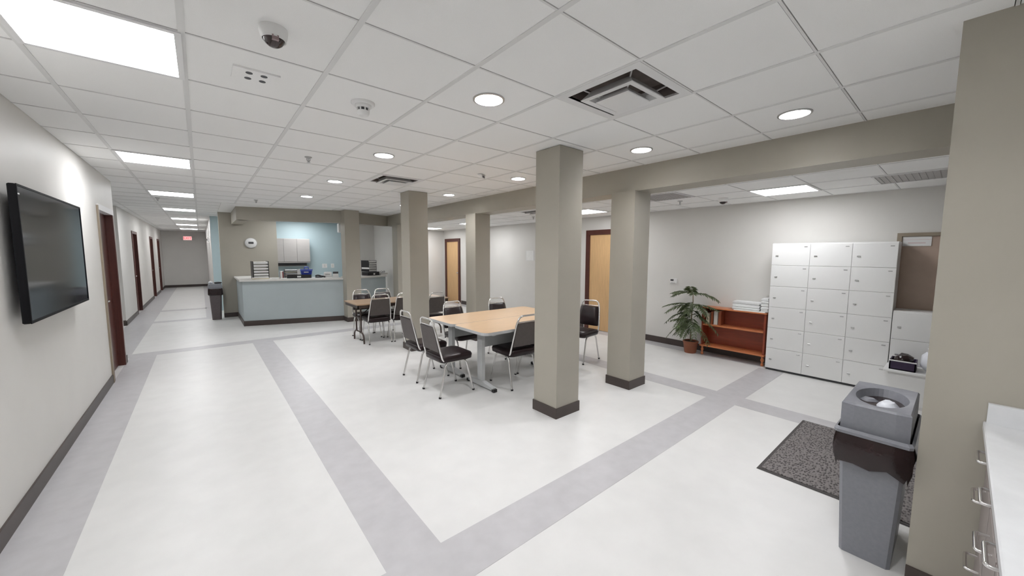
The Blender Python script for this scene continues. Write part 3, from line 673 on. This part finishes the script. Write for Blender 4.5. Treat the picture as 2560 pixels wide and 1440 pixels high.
for s in (-1, 1):
    x = s*(hx-.14)
    for q in (-1, 1):
        lg = MB(); lg.tube([(x, q*.13, Z-.03), (x, q*.13, .19)], .015); lg.tube(fillet([(x, q*.05, .19), (x, q*.19, .185), (x, q*.265, .13), (x, q*.275, .0)], .06), .015); lg.build('leg', 'brown_steel', t)
    MB().cyl((x, -.14, .19), (x, .14, .19), .012).build('crossbar', 'brown_steel', t)
    MB().cyl((x, 0, .19), (x, 0, .2), .012).cyl((x, .0, .45), (x-s*.33, 0, Z-.03), .009).cyl((x, -.13, .45), (x, .13, .45), .009).build('brace', 'brown_steel', t)

# ------------------------------------------------------------------ chairs
CL = []
def make_chair():
    t = thing('stacking_chair', 'x', 'chair')
    # seat cushion, rounded, front is +y
    def ring(hx, hy0, hy1, z, r=.06, n=4):
        o = []
        for cx, cy, s0 in ((hx-r, hy1-r, 0), (-hx+r, hy1-r, 1), (-hx+r, hy0+r, 2), (hx-r, hy0+r, 3)):
            for k in range(n+1): th = (s0+k/n)*PI/2; o.append((cx+r*math.cos(th), cy+r*math.sin(th), z))
        return o
    MB().loft([ring(.19, -.18, .20, .392), ring(.21, -.2, .22, .402), ring(.215, -.205, .225, .445), ring(.205, -.195, .215, .468), ring(.16, -.15, .17, .478)], sm=True).build('seat', 'vinyl', t)
    MB().prism([(p[0], p[1]) for p in ring(.18, -.17, .19, 0)], .384, .394).build('seat_pan', 'dark_grey', t)
    # side leg frames
    for s in (-1, 1):
        fr3 = MB().tube(fillet([(s*.20, -.225, .0), (s*.185, -.13, .395), (s*.185, .13, .395), (s*.20, .225, .0)], .07, 6), .0115)
        l = fr3.build('leg_frame', 'chrome', t)
        for y in (-.225, .225): MB().cyl((s*.20, y, 0), (s*.20, y*.985, .018), .015, 10).build('glide', 'black_plastic', l)
    box('cross_bar', (-.185, .185, -.012, .012, .384, .398), 'steel', t)
    # back loop: y as a function of z
    yb = lambda z: -.185 - (z-.42)*.20
    P = [(-.185, .05, .402), (-.195, -.17, .402), (-.198, yb(.5), .5), (-.165, yb(.80), .80), (-.13, yb(.895)-.0, .895), (.13, yb(.895), .895), (.165, yb(.80), .80), (.198, yb(.5), .5), (.195, -.17, .402), (.185, .05, .402)]
    MB().tube(fillet(P, .06, 6), .0115).build('back_frame', 'chrome', t)
    # pad
    def pr(z, hw, d0, d1): return [(-hw, yb(z)+d0, z), (-hw*.6, yb(z)+d1, z), (hw*.6, yb(z)+d1, z), (hw, yb(z)+d0, z), (hw, yb(z)-.006, z), (-hw, yb(z)-.006, z)]
    MB().loft([pr(.515, .17, .008, .014), pr(.53, .18, .016, .034), pr(.65, .172, .018, .042), pr(.79, .158, .016, .034), pr(.808, .148, .008, .014)], sm=True).build('back_pad', 'vinyl', t)
    def pb(z, hw): return [(-hw, yb(z)-.006, z), (hw, yb(z)-.006, z), (hw, yb(z)-.014, z), (-hw, yb(z)-.014, z)]
    MB().loft([pb(.52, .178), pb(.65, .17), pb(.805, .154)]).build('back_panel', 'chair_back', t)
    MB().cyl((-.155, yb(.82), .82), (.155, yb(.82), .82), .007, 8).build('top_rail', 'chrome', t)
    return t
ch0 = make_chair()
G = ['chairs around the wood-top tables', 'chairs around the brown folding table']
spots = [(2.20, 3.83, -PI/2, 'dark vinyl chrome chair at the short end of the near wood table', 0),
         (2.23, 4.47, -PI/2, 'dark vinyl chrome chair at the short end of the farther wood table', 0),
         (2.97, 3.525, -.04, 'dark vinyl chrome chair tucked into the long side of the near wood table', 0),
         (3.43, 3.53, 0, 'dark vinyl chrome chair mostly hidden behind the free column at the near wood table', 0),
         (4.44, 3.68, PI/2+.12, 'dark vinyl chrome chair standing before the blond door, facing the wood tables', 0),
         (3.735, 4.62, PI, 'dark vinyl chrome chair across the wood tables below the white wall sheet', 0),
         (2.93, 4.66, PI+.05, 'dark vinyl chrome chair across the wood tables, in front of the beam column', 0),
         (2.435, 6.84, -.04, 'dark vinyl chrome chair tucked under the brown folding table near its free end', 1),
         (2.895, 6.80, -.08, 'dark vinyl chrome chair at the brown folding table, half hidden by the middle column', 1),
         (3.36, 6.52, .05, 'dark vinyl chrome chair pulled out past the middle column at the brown folding table', 1),
         (2.43, 7.36, PI, 'dark vinyl chrome chair across the brown folding table below the reception column', 1),
         (2.87, 7.38, PI+.05, 'dark vinyl chrome chair across the brown folding table below the second reception opening', 1)]
for k, (x, y, rz, l, g) in enumerate(spots):
    o = ch0 if k == 0 else copy_tree(ch0)
    o.location = (x, y, 0); o.rotation_euler = (0, 0, rz); o['label'] = l; o['group'] = G[g]

# ------------------------------------------------------------------ big bin
t = thing('trash_bin', 'slim grey trash bin with square lid and round opening beside the kitchenette wall', 'trash bin', (0, .010, 0))
def R4(x0, x1, y0, y1, z, c=.014):
    return [(x0+c, y0, z), (x1-c, y0, z), (x1, y0+c, z), (x1, y1-c, z), (x1-c, y1, z), (x0+c, y1, z), (x0, y1-c, z), (x0, y0+c, z)]
MB().loft([R4(2.635, 3.06, .115, .315, 0), R4(2.585, 3.12, .09, .345, .685)]).build('body', 'bin_grey', t)
# liner skirt, crumpled
bm_ = []
for k, (ex, z) in enumerate([(.012, .70), (.016, .655), (.02, .61), (.018, .56), (.012, .525)]):
    base = []; q = R4(2.585-ex, 3.12+ex, .09-ex, .345+ex, z)
    for i in range(8):
        p0, p1 = Vector(q[i]), Vector(q[(i+1) % 8])
        for s in range(4): 
            p = p0.lerp(p1, s/4); d = random.uniform(0, .012) if 0 < k < 4 else 0
            cxy = Vector((2.85, .215)); dv = (Vector((p.x, p.y))-cxy).normalized(); drop = (random.uniform(-.03, .02) if k == 4 else 0)
            base.append((p.x+dv.x*d, p.y+dv.y*d, p.z+drop))
    bm_.append(base)
MB().loft(bm_, caps=False, sm=True).build('liner_bag', 'bag', t)
MB().loft([R4(2.563, 3.145, .072, .363, .685), R4(2.56, 3.15, .07, .366, .70), R4(2.575, 3.135, .08, .355, .712)], caps=False).build('rim', 'bin_grey', t)
# lid with a round hole
n = 32; L0, L1, W0, W1 = 2.60, 3.11, .088, .348; cx, cy, rx, ry = 2.855, .218, .19, .105
def sq(a): 
    c, s = math.cos(a), math.sin(a); k = 1/max(abs(c)/((L1-L0)/2), abs(s)/((W1-W0)/2)); return ((L0+L1)/2+c*k, (W0+W1)/2+s*k)
A_ = [2*PI*(i+.5)/n for i in range(n)]
Rg = [[(*sq(a), .70) for a in A_], [(*sq(a), .835) for a in A_], [((sq(a)[0]-2.855)*.97+2.855, (sq(a)[1]-.218)*.95+.218, .845) for a in A_],
      [(cx+rx*math.cos(a), cy+ry*math.sin(a), .838) for a in A_], [(cx+rx*.9*math.cos(a), cy+ry*.9*math.sin(a), .795) for a in A_]]
MB().loft(Rg, caps=False).build('lid', 'bin_grey', t)
MB().lathe([(.172, .06), (.2, 0), (.15, -.03), (.01, -.035)], 2.855, .218, .735, n=24, ex=1, ey=.56).build('inside', 'bag', t)
o = thing('trash_bag_in_bin', 'crumpled white rubbish lying inside the grey bin opening', 'rubbish', (2.84, .20, .74))
def crumple(s, sz, seed, n=10):
    rnd = random.Random(seed); rings = []
    for k in range(1, 6):
        th = PI*k/6-PI/2; rings.append([(sz[0]*math.cos(th)*math.cos(2*PI*i/n)*rnd.uniform(.85, 1.1), sz[1]*math.cos(th)*math.sin(2*PI*i/n)*rnd.uniform(.85, 1.1), sz[2]*(1+math.sin(th))*rnd.uniform(.92, 1.06)) for i in range(n)])
    return MB().loft(rings, sm=True)
crumple(1, (.08, .05, .045), 3).build('paper_wad', 'bag_white', o)
o2 = crumple(1, (.05, .05, .035), 5).build('cup', 'bin_grey', o); o2.location = (.06, .085, 0)

# ------------------------------------------------------------------ floor mat
t = thing('floor_mat', 'dark textured entrance mat with a rubber border on the floor', 'mat', (3.82, .44, 0))
MB().loft([[(-.65, -.47, .001), (.65, -.47, .001), (.65, .45, .001), (-.65, .45, .001)], [(-.64, -.46, .008), (.64, -.46, .008), (.64, .44, .008), (-.64, .44, .008)]]).build('border', 'rubber', t)
MB().cham(-.625, .625, -.445, .425, .007, .013, .002).build('pile', 'mat_pile', t)

# ------------------------------------------------------------------ low things by the short lockers
t = thing('low_cabinet', 'low white cabinet in front of the short lockers', 'cabinet', (5.72, .18, 0))
box('body', (.0, .34, -.30, .27, 0, .36), 'white_paint', t); MB().cham(-.02, .35, -.32, .29, .36, .385, .004).build('top', 'white_paint', t); d = MB().cham(-.014, .0, -.28, .25, .03, .34, .003).build('door', 'white_paint', t)
MB().cham(-.028, -.013, -.20, -.16, .22, .24, .003).build('pull', 'red', d)
t = thing('dark_crate', 'dark open box holding dark bags on the low white cabinet', 'crate', (5.86, .33, .385))
mb = MB(); mb.box(-.12, .12, -.10, .10, 0, .01); mb.box(-.12, -.11, -.10, .10, 0, .1); mb.box(.11, .12, -.10, .10, 0, .1); mb.box(-.12, .12, -.10, -.09, 0, .1); mb.box(-.12, .12, .09, .10, 0, .1); mb.build('box', 'purple', t)
crumple(1, (.1, .085, .085), 11).build('contents', 'bag', t); box('rim', (-.124, -.118, -.104, .104, .092, .104), 'white_trim', t)
t = thing('white_bag', 'crumpled pale plastic bag standing beside the dark box', 'bag', (5.84, .12, .385)); crumple(1, (.09, .095, .115), 21, 14).build('bag', 'bag_white', t); MB().lathe([(.02, .2), (.03, .24), (.045, .26), (.03, .262)], n=10).build('neck', 'bag_white', t)

# ------------------------------------------------------------------ corridor bin
t = thing('trash_bin', 'tall brown-grey trash bin with a liner bag standing by the clock wall', 'trash bin', (.23, 11.62, 0))
def rq(x, y, z, c=.03): return R4(-x, x, -y, y, z, c)
MB().loft([rq(.09, .11, 0), rq(.125, .15, .76)]).build('body', 'bin_brown', t)
MB().loft([rq(.13, .155, .79), rq(.14, .16, .73), rq(.145, .165, .62), rq(.13, .155, .60)], caps=False).build('liner_bag', 'bag', t)
MB().loft([rq(.132, .158, .76), rq(.14, .165, .80), rq(.125, .15, .87)]).build('lid', 'bin_grey', t)
MB().loop([(.06+.06*math.cos(k*PI/8), .02+.08*math.sin(k*PI/8), .895) for k in range(16)], .018, 8).build('lid_opening', 'black_plastic', t)
t = thing('paper_cup', 'crumpled white paper lying on the corridor bin lid', 'rubbish', (.15, 11.55, .872)); crumple(1, (.05, .05, .035), 31).build('paper_wad', 'bag_white', t); crumple(1, (.02, .02, .02), 32, 8).build('scrap', 'paper', t).location = (.0, -.03, .04)

# ------------------------------------------------------------------ kitchenette worktop
t = thing('kitchenette_unit', 'pale worktop with grey drawer cabinets and metal pulls beside the taupe wall end', 'counter', (0, 0, 0))
MB().cham(1.0, 2.598, -.78, -.11, .865, .90, .004).build('worktop', 'kitchen_top', t)
box('side_splash', (2.575, 2.598, -.78, -.118, .90, .985), 'kitchen_top', t)
box('plinth', (1.02, 2.58, -.78, -.20, 0, .1), 'dark_grey', t)
for k in range(4):
    x = 2.59-.39*(k+1); u = MB().box(x+.002, x+.388, -.77, -.15, .1, .865).build('carcass', 'kitchen_cab', t)
    for z0, z1 in ((.70, .855), (.41, .69), (.11, .40)):
        d = MB().cham(x+.006, x+.384, -.15, -.132, z0, z1, .003).build('drawer_front', 'kitchen_cab', t)
        zc = z1-.05
        MB().tube(fillet([(x+.13, -.135, zc), (x+.13, -.098, zc), (x+.26, -.098, zc), (x+.26, -.135, zc)], .012), .0055, 8).build('pull', 'chrome', d)
